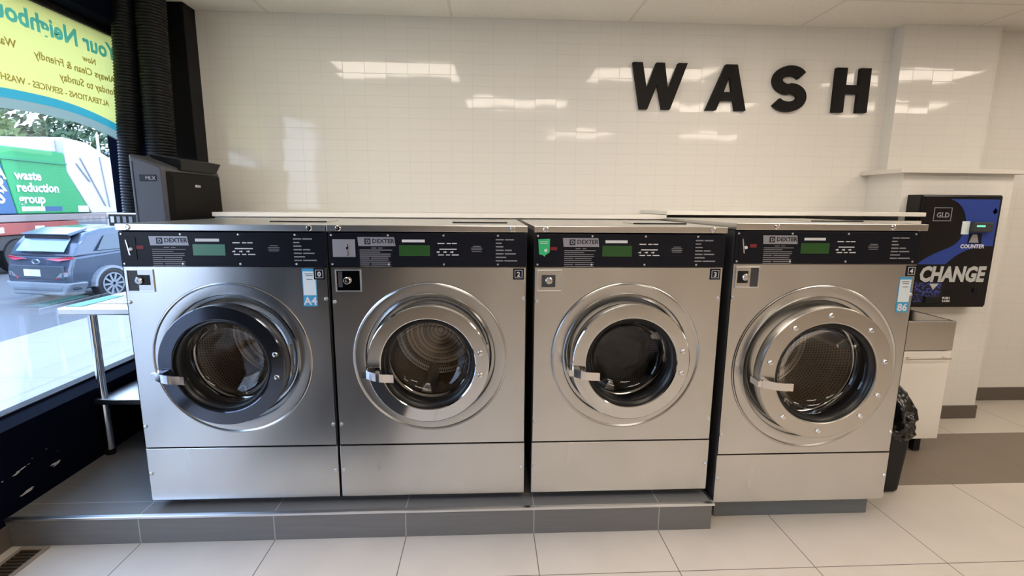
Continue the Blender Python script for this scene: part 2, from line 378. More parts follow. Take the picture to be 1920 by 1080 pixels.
# ------------------------------------------------------------------ WASH letters
Z0L = 2.213; DL = .028
def letter(name, polys, x, label):
    b = curve_mesh(polys=polys, depth=DL); o = b.build(name, LETTER, bevel=.002, seg=1); o.location = (x, YB-.002-DL/2, Z0L)
    return tag(o, label, 'letter', 'WASH wall letters')
W_ = [(0, .31), (.070, .31), (.107, .13), (.166, .31), (.225, .31), (.259, .13), (.321, .31), (.388, .31), (.280, 0), (.222, 0), (.179, .165), (.118, 0), (.062, 0)]
A_ = [[(0, 0), (.124, .308), (.208, .308), (.291, 0), (.213, 0), (.198, .066), (.100, .066), (.076, 0)], [(.122, .124), (.182, .124), (.157, .228)]]
H_ = [(0, 0), (0, .303), (.080, .303), (.080, .188), (.176, .188), (.176, .303), (.256, .303), (.256, 0), (.176, 0), (.176, .128), (.080, .128), (.080, 0)]
def S_poly():
    c = []
    for i in range(25):
        a = R(28 + (262-28)*i/24); c.append((.134+.092*math.cos(a), .213+.063*math.sin(a)))
    for i in range(25):
        a = R(82 - (82+152)*i/24); c.append((.132+.096*math.cos(a), .096+.063*math.sin(a)))
    L, Rr = [], []
    for i, p in enumerate(c):
        a, b = c[max(0, i-1)], c[min(len(c)-1, i+1)]; tx, ty = b[0]-a[0], b[1]-a[1]; l = math.hypot(tx, ty); nx, ny = -ty/l, tx/l
        L.append((p[0]+nx*.035, p[1]+ny*.035)); Rr.append((p[0]-nx*.035, p[1]-ny*.035))
    return L + Rr[::-1]
letter('letter_w', [W_], 2.570, 'black block letter W on the white tiled wall')
letter('letter_a', A_, 3.107, 'black block letter A on the white tiled wall')
letter('letter_s', [S_poly()], 3.572, 'black block letter S on the white tiled wall')
letter('letter_h', [H_], 4.036, 'black block letter H on the white tiled wall')

# ------------------------------------------------------------------ washers
def lines(b, x, z, rows, h, y):   # rows: list of (x_offset, width) ; dense small print as thin raised strips
    for i, r in enumerate(rows):
        for (a, wd) in r: b.box(x+a, x+a+wd, y-.0006, y, z-i*h, z-i*h+h*.34)
    return b
def washer(W, H, zb, zs, zp0, zp1, cx, cz, rb, rd, rg, label, group, big=False, loc=(0, 0, 0)):
    """W width; z levels relative to the base origin; door ring radius rd, glass radius rg, bezel radius rb"""
    root = thing('washing_machine', label, 'washing machine', loc, group)
    D = .90; t = .012
    # body shell (open front)
    b = MB(); b.box(0, t, .004, D, zb, zp1+.004); b.box(W-t, W, .004, D, zb, zp1+.004); b.box(t, W-t, D-t, D, zb, zp1+.004); b.box(t, W-t, .02, D-t, zb, zb+t)
    b.build('cabinet', CABGREY, root)
    # front panel with door opening
    b = MB(); b.plate_hole(.001, W-.001, zs+.002, zp0-.002, (cx, cz), rb, 0)
    b.box(.001, .004, 0, .012, zs+.002, zp0-.002); b.box(W-.004, W-.001, 0, .012, zs+.002, zp0-.002); b.box(.001, W-.001, .0, .010, zp0-.004, zp0-.0015)
    b.box(.001, W-.001, .0, .010, zs+.002, zs+.004)
    b.build('front_panel', STEEL, root, norm=False)
    b = MB(); b.box(.001, W-.001, 0, .014, zb, zs-.003); b.build('lower_panel', STEEL, root, bevel=.002)
    # bezel dish
    g = rb-.060
    b = MB(); b.lathe_y((cx, 0, cz), [(rb, 0), (rb, .004), (rb-.003, .004), (rb-.004, -.004), (rb-.007, -.0055), (rb-.010, -.004), (rb-.014, -.002), (g+.010, -.002), (g+.004, -.001), (g+.001, .004), (g, .014), (rd+.012, .016), (rd+.006, .020), (rd-.010, .040), (rg+.050, .050), (rg+.046, .070)], 96)
    b.build('door_bezel', STEEL, root, smooth=22)
    # drum
    dr = rg+.060
    b = MB(); b.lathe_y((cx, 0, cz), [(rg+.022, .078), (dr, .085), (dr, .48), (dr-.03, .50), (dr-.05, .492), (dr*.62, .500), (dr*.60, .488), (dr*.40, .500), (dr*.38, .488), (.05, .505), (0, .505)], 72, uv=True)
    dm = b.build('drum', DRUM, root, smooth=30)
    for k in range(3):
        a = R(20+120*k); ca, sa = math.cos(a), math.sin(a); px, pz = cx+(dr-.012)*ca, cz+(dr-.012)*sa
        tx, tz = -sa*.035, ca*.035
        q = MB(); q.hexa([(px-tx, .11, pz-tz), (px+tx, .11, pz+tz), (px+tx, .46, pz+tz), (px-tx, .46, pz-tz),
                          (px-ca*.06-tx*.3, .12, pz-sa*.06-tz*.3), (px-ca*.06+tx*.3, .12, pz-sa*.06+tz*.3), (px-ca*.06+tx*.3, .45, pz-sa*.06+tz*.3), (px-ca*.06-tx*.3, .45, pz-sa*.06-tz*.3)])
        q.build('drum_lifter', LIDST, dm, bevel=.006)
    b = MB(); b.lathe_y((cx, 0, cz), [(rg+.050, .050), (rg+.034, .052), (rg+.020, .060), (rg+.016, .070), (rg+.022, .080), (rg+.045, .080)], 72); b.build('tub_lip', CHROME, root, smooth=35)
    # door
    y1 = -.105 if not big else -.088
    dcol = RINGB if big else CHROME; ri = rg+.022
    b = MB(); b.lathe_y((cx, 0, cz), [(rd-.010, -.026), (rd-.004, -.030), (rd, -.040), (rd, y1+.008), (rd-.0015, y1+.003), (rd-.005, y1), (ri+.005, y1), (ri+.0015, y1+.002), (ri, y1+.006), (ri, -.026)], 96, closed=True)
    door = b.build('door', dcol, root, smooth=20)
    b = MB(); b.lathe_y((cx, 0, cz), [(ri, y1+.016), (rg+.012, y1+.014), (rg+.003, y1+.022), (rg, y1+.035), (rg+.002, -.02), (rg+.012, .01), (rg+.018, -.02), (ri, -.03)], 96, closed=True)
    b.build('gasket', RUBBER, door, smooth=40)
    b = MB(); b.lathe_y((cx, 0, cz), [(rg+.001, y1+.038), (rg-.006, y1+.048), (rg-.012, -.012), (rg-.030, .012), (rg*.5, .024), (0, .026)], 72)
    b.build('door_glass', DOORGLASS, door, smooth=60)
    # lever handle on the left
    hz = cz-.045; hx = cx-rd
    b = MB(); n = 8; L = .145 if big else .115
    pts = []
    for i in range(n+1):
        f = i/n; pts.append((hx+.004+L*f, y1-.026-.016*math.sin(math.pi*min(1, f*1.1)), hz+.012-.020*f))
    for i in range(n):
        (xa, ya, za), (xb, yb, zb_) = pts[i], pts[i+1]; hh = .018
        b.hexa([(xa, ya, za-hh), (xb, yb, zb_-hh), (xb, yb+.007, zb_-hh), (xa, ya+.007, za-hh), (xa, ya, za+hh), (xb, yb, zb_+hh), (xb, yb+.007, zb_+hh), (xa, ya+.007, za+hh)])
    b.box(hx+.008, hx+.034, y1-.022, y1+.002, hz-.006, hz+.026)
    b.box(hx-.016, hx+.006, y1-.024, y1+.045, hz-.004, hz+.024)
    b.bm.verts.ensure_lookup_table(); bmesh.ops.remove_doubles(b.bm, verts=b.bm.verts, dist=1e-5); b.build('handle', BRIGHT, door, smooth=30)
    # bolts on the ring
    if big: ang = [12, 48, 92, 128, 228, 268, 312, 338, 168]
    else: ang = [13, -12]
    rm = (rd+ri)/2
    for a in ang:
        x, z = cx+rm*math.cos(R(a)), cz+rm*math.sin(R(a))
        MB().lathe_y((x, 0, z), [(.0125, y1), (.0125, y1-.004), (.009, y1-.009), (0, y1-.011)], 16).build('hinge_bolt' if not big else 'ring_bolt', BRIGHT, door, smooth=40)
    # hinge block behind ring on the right
    MB().box(cx+rd-.03, cx+rd-.002, -.040, .0, cz-.07, cz+.07).build('hinge', RINGB, root, bevel=.004)
    # control panel and lid
    b = MB(); b.box(.001, W-.001, -.004, .01, zp0, zp1); cp = b.build('control_panel', BLACKP, root, bevel=.0015)
    zl = H
    b = MB(); b.box(-.003, W+(.017 if big else .001), -.012, D, zp1+.006, zl); b.build('lid', LIDST, root, bevel=.002)
    MB().box(W*.60, W*.91, .27, .46, zl, zl+.004).build('dispenser_lid', LIDST, root, bevel=.001)
    MB().box(W*.60, W*.91, .262, .270, zl, zl+.006).build('dispenser_slot', DARK, root)
    for fx in ((.055, .925) if not big else (.21, .83)):
        MB().lathe_y((W*fx, 0, (zp1+.006+zl)/2), [(.0125, -.012), (.0125, -.0145), (.009, -.0175), (.0045, -.0175), (.004, -.014), (0, -.014)], 18).build('lid_screw', BRIGHT, root, smooth=40)
    for fx in (.016, .297, .575, .850) if not big else (.016, .30, .60, .965):
        for z in (zp1-.010, zp0+.010):
            MB().lathe_y((max(.012, min(W-.012, W*fx)), 0, z), [(.0045, -.004), (.0045, -.006), (0, -.0075)], 10).build('panel_screw', ALU, root, smooth=40)
    for x in (.013, W-.013):
        for z in (zp0-.145, zs+.105, zs-.125):
            if x < .1 and z == zp0-.145: z = zp0-.158
            MB().lathe_y((x, 0, z), [(.0085, 0), (.0085, -.003), (.006, -.0065), (0, -.008)], 14).build('side_screw', ALU, root, smooth=40)
    # nameplate
    yp = -.0045; k = W/.8636; ht = zp1
    px, pz = .125*k, ht-.018
    b = MB(); b.hexa([(px+.004, yp-.0012, pz-.039), (px+.163, yp-.0012, pz-.039), (px+.163, yp, pz-.039), (px+.004, yp, pz-.039), (px, yp-.0012, pz), (px+.158, yp-.0012, pz), (px+.158, yp, pz), (px, yp, pz)])
    npl = b.build('nameplate', PLAQ, root)
    b = curve_mesh(text='DEXTER', size=.026, depth=.0008, offset=.0006); b.xf(T((px+.063, yp-.0016, pz-.026)))
    q = MB(); q.box(px+.030, px+.056, yp-.0018, yp-.0012, pz-.032, pz-.006); join(b, q); b.build('lettering', PRINTK, npl)
    b = curve_mesh(text='D', size=.022, depth=.0006, offset=.0006); b.xf(T((px+.036, yp-.0022, pz-.0265))); b.build('emblem', PLAQ, npl)
    # printed instructions
    b = MB(); random.seed(5)
    rows = [[(.05, .022), (.08, .018)]] + [[(0, .04+random.random()*.012), (.048, random.choice([.04, .085, .092, .075]))] for _ in range(9)]
    lines(b, px+.008, pz-.049, rows, .0088, yp); b.build('instruction_print', PRINT, cp)
    # display
    dx = .303*k
    LC = MB().box(dx, dx+.134, yp-.001, yp, ht-.100, ht-.052).build('display', LCD1 if not big else LCD2, cp)
    MB().box(dx+.013, dx+.112, yp-.001, yp, ht-.040, ht-.028).build('white_label', PRINTW, cp)
    b = MB(); lines(b, .470*k, ht-.047, [[(0, .03), (.04, .018), (.062, .022)], [], [(.008, .075)], [(-.004, .012), (.025, .014), (.055, .014)], [(.002, .025), (.036, .018), (.062, .03)]], .0125, yp)
    for i in range(3): b.lathe_y((.475*k+i*.03, yp, ht-.082), [(.004, 0), (.004, -.001), (0, -.001)], 10)
    b.build('button_print', PRINTW, cp)
    b = MB(); lines(b, .617*k, ht-.058, [[(.008, .034)], [(0, .048)], [(0, .048)], [(.003, .042)]], .0075, yp); b.build('card_label', PRINT, cp)
    b = MB(); rows = [[(0, .035), (.04, .04)], [(0, .026)], [(0, .033)], [(0, .035), (.04, .03)], [(0, .034), (.04, .048)], [(0, .046)], [(0, .033), (.038, .057)]]
    lines(b, .725*k, ht-.030, rows, .0155, yp); b.build('cycle_print', PRINT, cp)
    # number badge
    bx = W-.061 if not big else W-.050
    MB().box(bx, bx+.048, -.003, 0, zp0-.058, zp0-.008).build('number_badge', BLACKP, root, bevel=.003)
    return root
def badge_no(root, W, zp0, txt):
    bx = W-.061 if W < .87 else W-.050
    b = curve_mesh(text=txt, size=.030, depth=.0008, offset=.0008, align='CENTER'); b.xf(T((bx+.024, -.0036, zp0-.044)))
    q = MB()
    for (x0, x1, z0, z1) in ((.007, .041, .007, .009), (.007, .041, .041, .043), (.007, .009, .007, .043), (.039, .041, .007, .043)): q.box(bx+x0, bx+x1, -.0036, -.003, zp0-.058+z0, zp0-.058+z1)
    join(b, q); b.build('badge_number', PRINTW, root)
def coin_plate(root, x, z, s, kind):
    W2 = .112; H2 = .098
    b = MB(); 
    for (a, c, d, e) in ((0, W2, 0, .005), (0, W2, H2-.005, H2), (0, .005, .005, H2-.005), (W2-.005, W2, .005, H2-.005)): b.box(x+a, x+c, -.006, 0, z+d, z+e)
    fr = b.build('lock_frame', ALU, root, bevel=.001)
    M1 = {0: LIDST, 1: CHROME, 2: STEEL, 3: STEEL}[kind]
    MB().box(x+.005, x+W2-.005, -.002, 0, z+.005, z+H2-.005).build('lock_plate', M1, fr)
    dk = {0: (.005, .045, .005, .093), 1: (.012, .03, .02, .09), 2: (.020, .082, .02, .075), 3: (.072, .107, .005, .093)}[kind]
    MB().box(x+dk[0], x+dk[1], -.0032, -.002, z+dk[2], z+dk[3]).build('dark_recess', CABGREY, fr)
    if kind == 0: MB().box(x+.045, x+.095, -.0045, -.002, z+.030, z+.074).build('dark_recess', BLK, fr, bevel=.004)
    if kind == 3: MB().box(x+.012, x+.060, -.0045, -.002, z+.022, z+.078).build('dark_recess', BLK, fr, bevel=.008)
    lx, lz = x+(.052 if kind != 3 else .046), z+.050
    MB().lathe_y((lx, 0, lz), [(.016, -.002), (.016, -.012), (.012, -.016), (.006, -.016), (.005, -.010), (0, -.010)], 24).build('lock', BRIGHT, fr, smooth=40)
def sticker(root, x, z, txt, lean=0):
    b = MB().box(x, x+.060, -.0012, 0, z-.168, z); st_ = b.build('sticker', STKB, root)
    MB().box(x+.003, x+.057, -.0016, -.0012, z-.118, z-.012).build('sticker_field', STKW, st_)
    b = curve_mesh(text=txt, size=.048, depth=.0006, offset=.0012, align='CENTER'); b.xf(T((x+.030, -.0016, z-.160))); b.build('sticker_number', PRINTW, st_)
    b = MB(); lines(b, x+.012, z-.024, [[(0, .036)], [(.004, .030)], [], [(.006, .026)]], .008, -.0016); b.build('sticker_print', PRINTK, st_)
def slot_cover(root, cp_z, kind):
    yp = -.0045
    if kind == 'steel':   # square blanking plate with a small lock
        b = MB().box(.018, .115, yp-.002, yp, cp_z-.105, cp_z-.028); c = b.build('coin_cover', PLAQ, root, bevel=.001)
        MB().box(.080, .086, yp-.005, yp-.002, cp_z-.100, cp_z-.045).build('lock_bar', BRIGHT, c, bevel=.001)
        MB().lathe_y((.083, yp, cp_z-.066), [(.007, -.002), (.007, -.007), (0, -.008)], 14).build('lock', BRIGHT, c, smooth=40)
        return
    b = MB().box(.020, .070, yp-.002, yp, cp_z-.118, cp_z-.022); c = b.build('coin_slot_plate', BLACKP, root, bevel=.003)
    b = MB(); b.hexa([(.040, yp-.006, cp_z-.098), (.046, yp-.006, cp_z-.100), (.046, yp-.002, cp_z-.100), (.040, yp-.002, cp_z-.098), (.030, yp-.006, cp_z-.034), (.034, yp-.006, cp_z-.034), (.034, yp-.002, cp_z-.034), (.030, yp-.002, cp_z-.034)]); b.build('coin_slot', ALU, c)
    MB().lathe_y((.049, yp, cp_z-.073), [(.007, -.002), (.007, -.008), (0, -.010)], 14).build('coin_button', PRINTW, c, smooth=40)
    MB().box(.058, .100, yp-.001, yp, cp_z-.073, cp_z-.058).build('red_label', RED, c)
    MB().box(.040, .062, yp-.001, yp, cp_z-.055, cp_z-.040).build('red_label', RED, c)
    if kind == 'green':
        b = MB(); b.prism([(.015, yp-.007, cp_z-.024), (.067, yp-.007, cp_z-.022), (.066, yp-.007, cp_z-.082), (.045, yp-.007, cp_z-.096), (.020, yp-.007, cp_z-.090)], (0, .001, 0)); g = b.build('green_tag', GREENT, root)
        b = MB(); lines(b, .020, cp_z-.036, [[(0, .04)], [(.002, .036)]], .007, yp-.007); b.build('tag_print', PRINTW, g)
MX = [0, .8733, 1.7699]
ZO = HS-.0005    # machines stand on the platform
kw = dict(W=.8636, H=1.452-ZO, zb=.172-ZO, zs=.4328-ZO, zp0=1.2716-ZO, zp1=1.4184-ZO, cx=.430, cz=.8535-ZO, rb=.350, rd=.265, rg=.181)
m1 = washer(label='leftmost stainless washing machine with bluish front and blue A4 sticker, beside the window', group='front-loading washing machines', loc=(MX[0], 0, ZO), **kw)
# feet hold the cabinet off the platform
for x in (.08, .78):
    for y in (.10, .80):
        MB().lathe_z((x, y, 0), [(0, 0), (.028, 0), (.028, .008), (.012, .012), (.012, .037), (0, .037)], 16).build('foot', BLK, m1, smooth=40)
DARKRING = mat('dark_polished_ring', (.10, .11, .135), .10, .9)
m2 = dup(m1, (MX[1], 0, ZO), 'second stainless washing machine from the left, square steel cover at panel left end')
m3 = dup(m1, (MX[2], 0, ZO), 'third stainless washing machine from the left, with green tag on its panel')
for m_ in (m2, m3):     # darker green displays on these two
    for c in m_.children:
        if c.name.startswith('control_panel'):
            for g in c.children:
                if g.name.startswith('display'): g.data = g.data.copy(); g.data.materials[0] = LCD2
m4 = washer(.875, 1.470, .097, .351, 1.288, 1.434, .437, .788, .403, .315, .216, 'larger rightmost stainless washing machine standing on floor plinth, bolted door ring', 'front-loading washing machines', True, (2.676, 0, 0))
MB().box(.022, .822, .030, .86, 0, .096).build('plinth', mat('plinth_steel', (.16, .18, .20), .4, .3), m4, bevel=.004)
for r_, w_, z_, t_ in ((m1, .8636, kw['zp0'], '0'), (m2, .8636, kw['zp0'], '2'), (m3, .8636, kw['zp0'], '3'), (m4, .875, 1.288, '4')): badge_no(r_, w_, z_, t_)
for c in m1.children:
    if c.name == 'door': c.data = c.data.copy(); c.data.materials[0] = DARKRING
for r_, z_, k_ in ((m1, kw['zp0'], 0), (m2, kw['zp0'], 1), (m3, kw['zp0'], 2), (m4, 1.288, 3)): coin_plate(r_, .014 if k_ != 1 else .022, z_-.112, 1, k_)
sticker(m1, .752, kw['zp0']-.010, 'A4'); sticker(m4, .800, 1.288-.062, '86')
slot_cover(m1, kw['zp1'], 'slot'); slot_cover(m2, kw['zp1'], 'steel'); slot_cover(m3, kw['zp1'], 'green'); slot_cover(m4, 1.434, 'slot')
# dark laundry left in the third drum
bm = bmesh.new(); bmesh.ops.create_icosphere(bm, subdivisions=5, radius=1.0); random.seed(3)
from mathutils import noise as mn
for v in bm.verts:
    n_ = mn.noise(v.co*2.2)*.22+mn.noise(v.co*5)*.10; v.co = Vector((v.co.x*.19, v.co.y*.15, v.co.z*.165))*(1+n_)
b = MB(); b.bm.free(); b.bm = bm
ld = b.build('laundry_heap', mat('black_cloth', (.02, .02, .022), .8), smooth=True); ld.location = (MX[2]+.43, .27, .8535-.035)
tag(ld, 'crumpled dark laundry inside the drum of the third washer', 'laundry')

# ------------------------------------------------------------------ steel table by the window
tb = thing('steel_table', 'stainless steel work table with undershelf beside the shop window', 'table', (-.41, .90, HS))
def L(x, y, z): return (x+.41, y-.90, z-HS)
b = MB(); b.box(-.715+.41, -.095+.41, .487-.90, 1.29-.90, .945-HS, .985-HS); b.build('tabletop', LIDST, tb, bevel=.008)
for x in (-.570, -.16):
    for y in (.53, 1.24):
        b = MB(); b.tube([L(x, y, .950), L(x, y, HS+.001)], .021, 20); lg = b.build('leg', BRIGHT, tb, smooth=50)
        MB().tube([L(x, y, HS+.030), L(x, y, HS)], .025, 16).build('foot', BLK, lg, smooth=50)
b = MB(); b.box(-.60+.41, -.13+.41, .50-.90, 1.27-.90, .435-HS, .470-HS); b.build('undershelf', LIDST, tb, bevel=.006)
# papers on the table
PAP = mat('patterned_paper', (.8, .74, .64), .6); k = NT(PAP); v, q = k.xyz(); nz = k.noise(v, 40, 2)
k.l.new(k.mix(k.math('GREATER_THAN', nz, .60), (.82, .76, .66, 1), (.42, .30, .20, 1)), k.b.inputs['Base Color'])
tag(MB().box(-.60, -.36, .60, .95, .9855, .988).build('flyer', PAP), 'cream flyer with brown print lying on the steel table', 'paper')
tag(MB().box(-.70, -.612, .53, .84, .9855, .988).build('cloth', mat('mint_cloth', (.25, .62, .52), .7)), 'mint green cloth folded on the steel table corner', 'cloth')

# ------------------------------------------------------------------ portable air conditioner on the table
ac = thing('portable_air_conditioner', 'tall dark grey portable air conditioner standing on the steel table', 'air conditioner', (-.30, .95, .985))
def prof(x0, x1, y0, y1, z0, zl, zr):
    return [(x0, y0, z0), (x1, y0, z0), (x1, y1, z0), (x0, y1, z0), (x0, y0, zl), (x1, y0, zr), (x1, y1, zr), (x0, y1, zl)]
ox, oy, oz = -.30, .95, .985
def A(pts): return [(x-ox, y-oy, z-oz) for x, y, z in pts]
b = MB(); b.hexa(A(prof(-.404, -.222, .70, 1.28, .986, 1.805, 1.735))); b.build('body', ACGREY, ac, bevel=.018, seg=4)
b = MB(); b.hexa(A([(-.221, .715, 1.0), (-.196, .735, 1.0), (-.196, 1.25, 1.0), (-.221, 1.27, 1.0), (-.221, .715, 1.715), (-.203, .745, 1.700), (-.203, 1.24, 1.700), (-.221, 1.27, 1.715)]))
fp = b.build('front_panel', ACBLK, ac, bevel=.008, seg=3)
b = MB(); b.hexa(A([(-.37, .86, 1.77), (-.21, .84, 1.72), (-.21, 1.22, 1.72), (-.37, 1.24, 1.77), (-.39, .84, 1.822), (-.190, .82, 1.785), (-.190, 1.25, 1.785), (-.39, 1.27, 1.822)]))
b.build('top_cowl', BLK, ac, bevel=.006)
MB().box(-.352-ox, -.262-ox, .697-oy, .701-oy, 1.655-oz, 1.690-oz).build('control_window', BLACKP, ac, bevel=.002)
b = curve_mesh(text='MLX', size=.028, depth=.001, offset=.0008, align='CENTER'); b.xf(T((-.292-ox, .6962-oy, 1.662-oz))); b.build('lettering', PRINT, ac)
b = curve_mesh(text='MIDEA', size=.020, depth=.001, offset=.0006, align='CENTER'); b.xf(Matrix.Rotation(R(90), 4, 'Z')); b.xf(T((-.1995-ox, .98-oy, 1.630-oz))); b.build('badge', PRINTW, fp)
MB().box(-.385-ox, -.381-ox, .698-oy, .702-oy, 1.02-oz, 1.76-oz).build('side_seam', BLACKP, ac)

# corrugated ducts
def hose(name, path, r, pitch, label, slant=0):
    pts = []; rs = []
    P = [Vector(p) for p in path]; tot = sum((b_-a_).length for a_, b_ in zip(P, P[1:])); n = int(tot/pitch)*4
    for i in range(n+1):
        d = tot*i/n; j = 0
        while j < len(P)-2 and d > (P[j+1]-P[j]).length: d -= (P[j+1]-P[j]).length; j += 1
        pts.append(P[j].lerp(P[j+1], d/(P[j+1]-P[j]).length)); rs.append(r+(.004, .0015, -.003, .0015)[i % 4])
    b = MB(); b.tube(pts, rs, 28); o = b.build(name, HOSE, None, smooth=80); return tag(o, label, 'duct hose')
def bez(pts, n=14):
    P = [Vector(p) for p in pts]; out = []
    for i in range(n+1):
        t = i/n; a = [p for p in P]
        while len(a) > 1: a = [x.lerp(y, t) for x, y in zip(a, a[1:])]
        out.append(a[0])
    return out
hs1 = hose('duct_hose', bez([(-.590, 1.10, ZC-.001), (-.615, 1.10, 2.4), (-.660, 1.10, 1.9), (-.672, 1.10, 1.475)]), .060, .0175, 'narrow ribbed black duct hose against the window edge, left of its pair')
hose('duct_hose', bez([(-.447, 1.12, ZC-.001), (-.465, 1.12, 2.4), (-.490, 1.12, 1.6), (-.492, 1.12, .990)]), .078, .0175, 'wide ribbed black duct hose running down behind the air conditioner')
MB().box(-.757, -.587, .99, 1.173, 1.395, 1.464).build('end_fitting', BLK, hs1, bevel=.003)
MB().box(-.760, -.584, .987, 1.176, 1.464, 1.473).build('fitting_rim', ALU, hs1, bevel=.002)
for i in range(4): MB().box(-.742+i*.036, -.722+i*.036, .986, .990, 1.415, 1.452).build('fitting_slot', PRINT if i else PRINTW, hs1)

# ------------------------------------------------------------------ change machine
cm = thing('change_machine', 'black and blue wall change machine with CHANGE lettering on the half wall', 'change machine', (4.70, HY, .868))
X0, X1, Z0, Z1, YF = 4.438, 4.992, .878, 1.622, 1.0
def C(x, y, z): return (x-4.70, y-HY, z-.868)
MB().box(X0-.008-4.70, X1+.006-4.70, YF+.012-HY, -.0005, Z0-.012-.868, Z1+.006-.868).build('case', BLK, cm, bevel=.004)
MB().box(X0-4.70, X1-4.70, YF-HY, YF+.0125-HY, Z0-.868, Z1-.868).build('door', mat('gloss_black', (.006, .006, .008), .18), cm, bevel=.004)
yf = YF-.0006
def flat(name, pts, m, d=.0012, parent=cm):
    b = MB(); b.prism([(x-4.70, yf-HY, z-.868) for x, z in pts], (0, -d, 0)); return b.build(name, m, parent)
def cubic(p0, p1, p2, p3, n=14): return [(((1-t)**3*p0[0]+3*(1-t)**2*t*p1[0]+3*(1-t)*t*t*p2[0]+t**3*p3[0]), ((1-t)**3*p0[1]+3*(1-t)**2*t*p1[1]+3*(1-t)*t*t*p2[1]+t**3*p3[1])) for t in [i/n for i in range(n+1)]]
up_ = cubic((4.63, 1.600), (4.79, 1.56), (4.80, 1.33), (4.67, 1.28))+cubic((4.67, 1.28), (4.58, 1.24), (4.50, 1.21), (4.462, 1.165))
dn_ = cubic((4.66, 1.165), (4.70, 1.20), (4.76, 1.29), (4.975, 1.290))
flat('blue_swoosh', [(4.975, 1.600)] + up_ + dn_, BLUE)
def ctext(name, t, x, z, s, m, off=.0, al='LEFT', sh=0, sx=1):
    b = curve_mesh(text=t, size=s, depth=.0008, offset=off, align=al, shear=sh); b.xf(Matrix.Diagonal((sx, 1, 1, 1))); b.xf(T((x-4.70, yf-.0018-HY, z-.868))); return b.build(name, m, cm)
ctext('change_lettering', 'CHANGE', 4.486, 1.050, .140, CHG, .0065, sh=.12, sx=.80)
ctext('counter_lettering', 'COUNTER', 4.745, 1.275, .036, PRINTW, .0008)
ctext('emblem_lettering', 'GLD', 4.545, 1.480, .046, PRINT, .001)
b = MB()
for (a, c, d, e) in ((4.525, 4.65, 1.541, 1.545), (4.525, 4.65, 1.455, 1.459), (4.525, 4.529, 1.459, 1.541), (4.646, 4.65, 1.459, 1.541)): b.box(a-4.70, c-4.70, yf-.0015-HY, yf-HY, d-.868, e-.868)
b.build('emblem_frame', PRINT, cm)
MB().box(4.790-4.70, 4.925-4.70, YF-.034-HY, YF-HY, 1.385-.868, 1.450-.868).build('bill_acceptor', mat('acceptor_grey', (.045, .048, .045), .4), cm, bevel=.006)
MB().box(4.807-4.70, 4.865-4.70, YF-.0365-HY, YF-.034-HY, 1.418-.868, 1.430-.868).build('acceptor_light', mat('acceptor_glow', (.1, .5, .35), .4, emit=(.25, .95, .7), es=.7), cm)
MB().box(4.735-4.70, 4.788-4.70, YF-.003-HY, YF-.0005-HY, 1.368-.868, 1.455-.868).build('bill_label', STKW, cm)
flat('bill_window', [(4.79, 1.305), (4.89, 1.305), (4.885, 1.375), (4.795, 1.375)], BLACKP, .002)
flat('bill_picture', [(4.800, 1.312), (4.868, 1.312), (4.850, 1.368), (4.818, 1.368)], PLAQ, .003)
flat('arrow', [(4.570, 1.032), (4.634, 1.032), (4.600, .990)], CHG)
SPK = mat('speckled_blue', (.02, .03, .15), .4); k = NT(SPK); v, q = k.xyz(); nz = k.noise(v, 60, 3)
k.l.new(k.mix(k.math('GREATER_THAN', nz, .52), (.004, .004, .012, 1), (.045, .07, .32, 1)), k.b.inputs['Base Color'])
flat('coin_picture', [(4.462, .905), (4.62, .905), (4.66, .95), (4.655, 1.040), (4.462, 1.040)], SPK, .0006)
MB().box(4.545-4.70, 4.640-4.70, YF-.014-HY, YF-HY, .900-.868, .945-.868).build('coin_tray', BLK, cm, bevel=.004)
ctext('small_lettering', 'PUSH', 4.675, .925, .022, PRINTW, .0006); ctext('small_lettering', 'COIN', 4.675, .905, .022, PRINTW, .0006)
MB().lathe_y((4.905-4.70, YF-HY, .985-.868), [(.020, 0), (.020, -.008), (.012, -.012), (0, -.012)], 24).build('lock', BLACKP, cm, smooth=40)
flat('corner_mark', [(4.935, 1.52), (4.952, 1.545), (4.969, 1.52), (4.952, 1.50)], BLACKP)

# ------------------------------------------------------------------ utility sink on its cabinet
sk = thing('utility_sink', 'square stainless utility sink basin on white cabinet behind the last washer', 'sink', (4.13, .86, .672))
SX0, SX1, SY0, SY1, SZ0, SZ1 = 3.82, 4.430, .627, 1.085, .675, .860
b = MB(); t = .022
for (a, c, d, e) in ((SX0, SX1, SY0, SY0+t), (SX0, SX1, SY1-t, SY1), (SX0, SX0+t, SY0+t, SY1-t), (SX1-t, SX1, SY0+t, SY1-t)): b.box(a-4.13, c-4.13, d-.86, e-.86, .003, SZ1-.672)
b.box(SX0+t-4.13, SX1-t-4.13, SY0+t-.86, SY1-t-.86, .003, .015); b.build('basin', RINGB, sk, bevel=.003)
MB().lathe_z((0, 0, .015), [(0, .002), (.03, .002), (.03, 0)], 20).build('drain', CHROME, sk)
CABW = mat('cabinet_white', (.90, .86, .80), .4)
cb = thing('sink_cabinet', 'white cabinet with bar handle under the utility sink', 'cabinet', (4.13, .86, 0))
MB().box(SX0+.01-4.13, SX1-.008-4.13, SY0+.022-.86, SY1-.86, .095, .672).build('body', CABW, cb, bevel=.002)
dr_ = MB().box(SX0+.01-4.13, SX1-.006-4.13, SY0-.86, SY0+.020-.86, .093, .668).build('door', CABW, cb, bevel=.002)
b = MB(); b.tube([(4.12-4.13, SY0-.030-.86, .632), (4.400-4.13, SY0-.030-.86, .632)], .0055, 14)
for x in (4.145, 4.375): b.tube([(x-4.13, SY0-.86, .632), (x-4.13, SY0-.030-.86, .632)], .004, 10)
b.build('handle', mat('handle_metal', (.45, .40, .36), .3, 1), dr_, smooth=50)
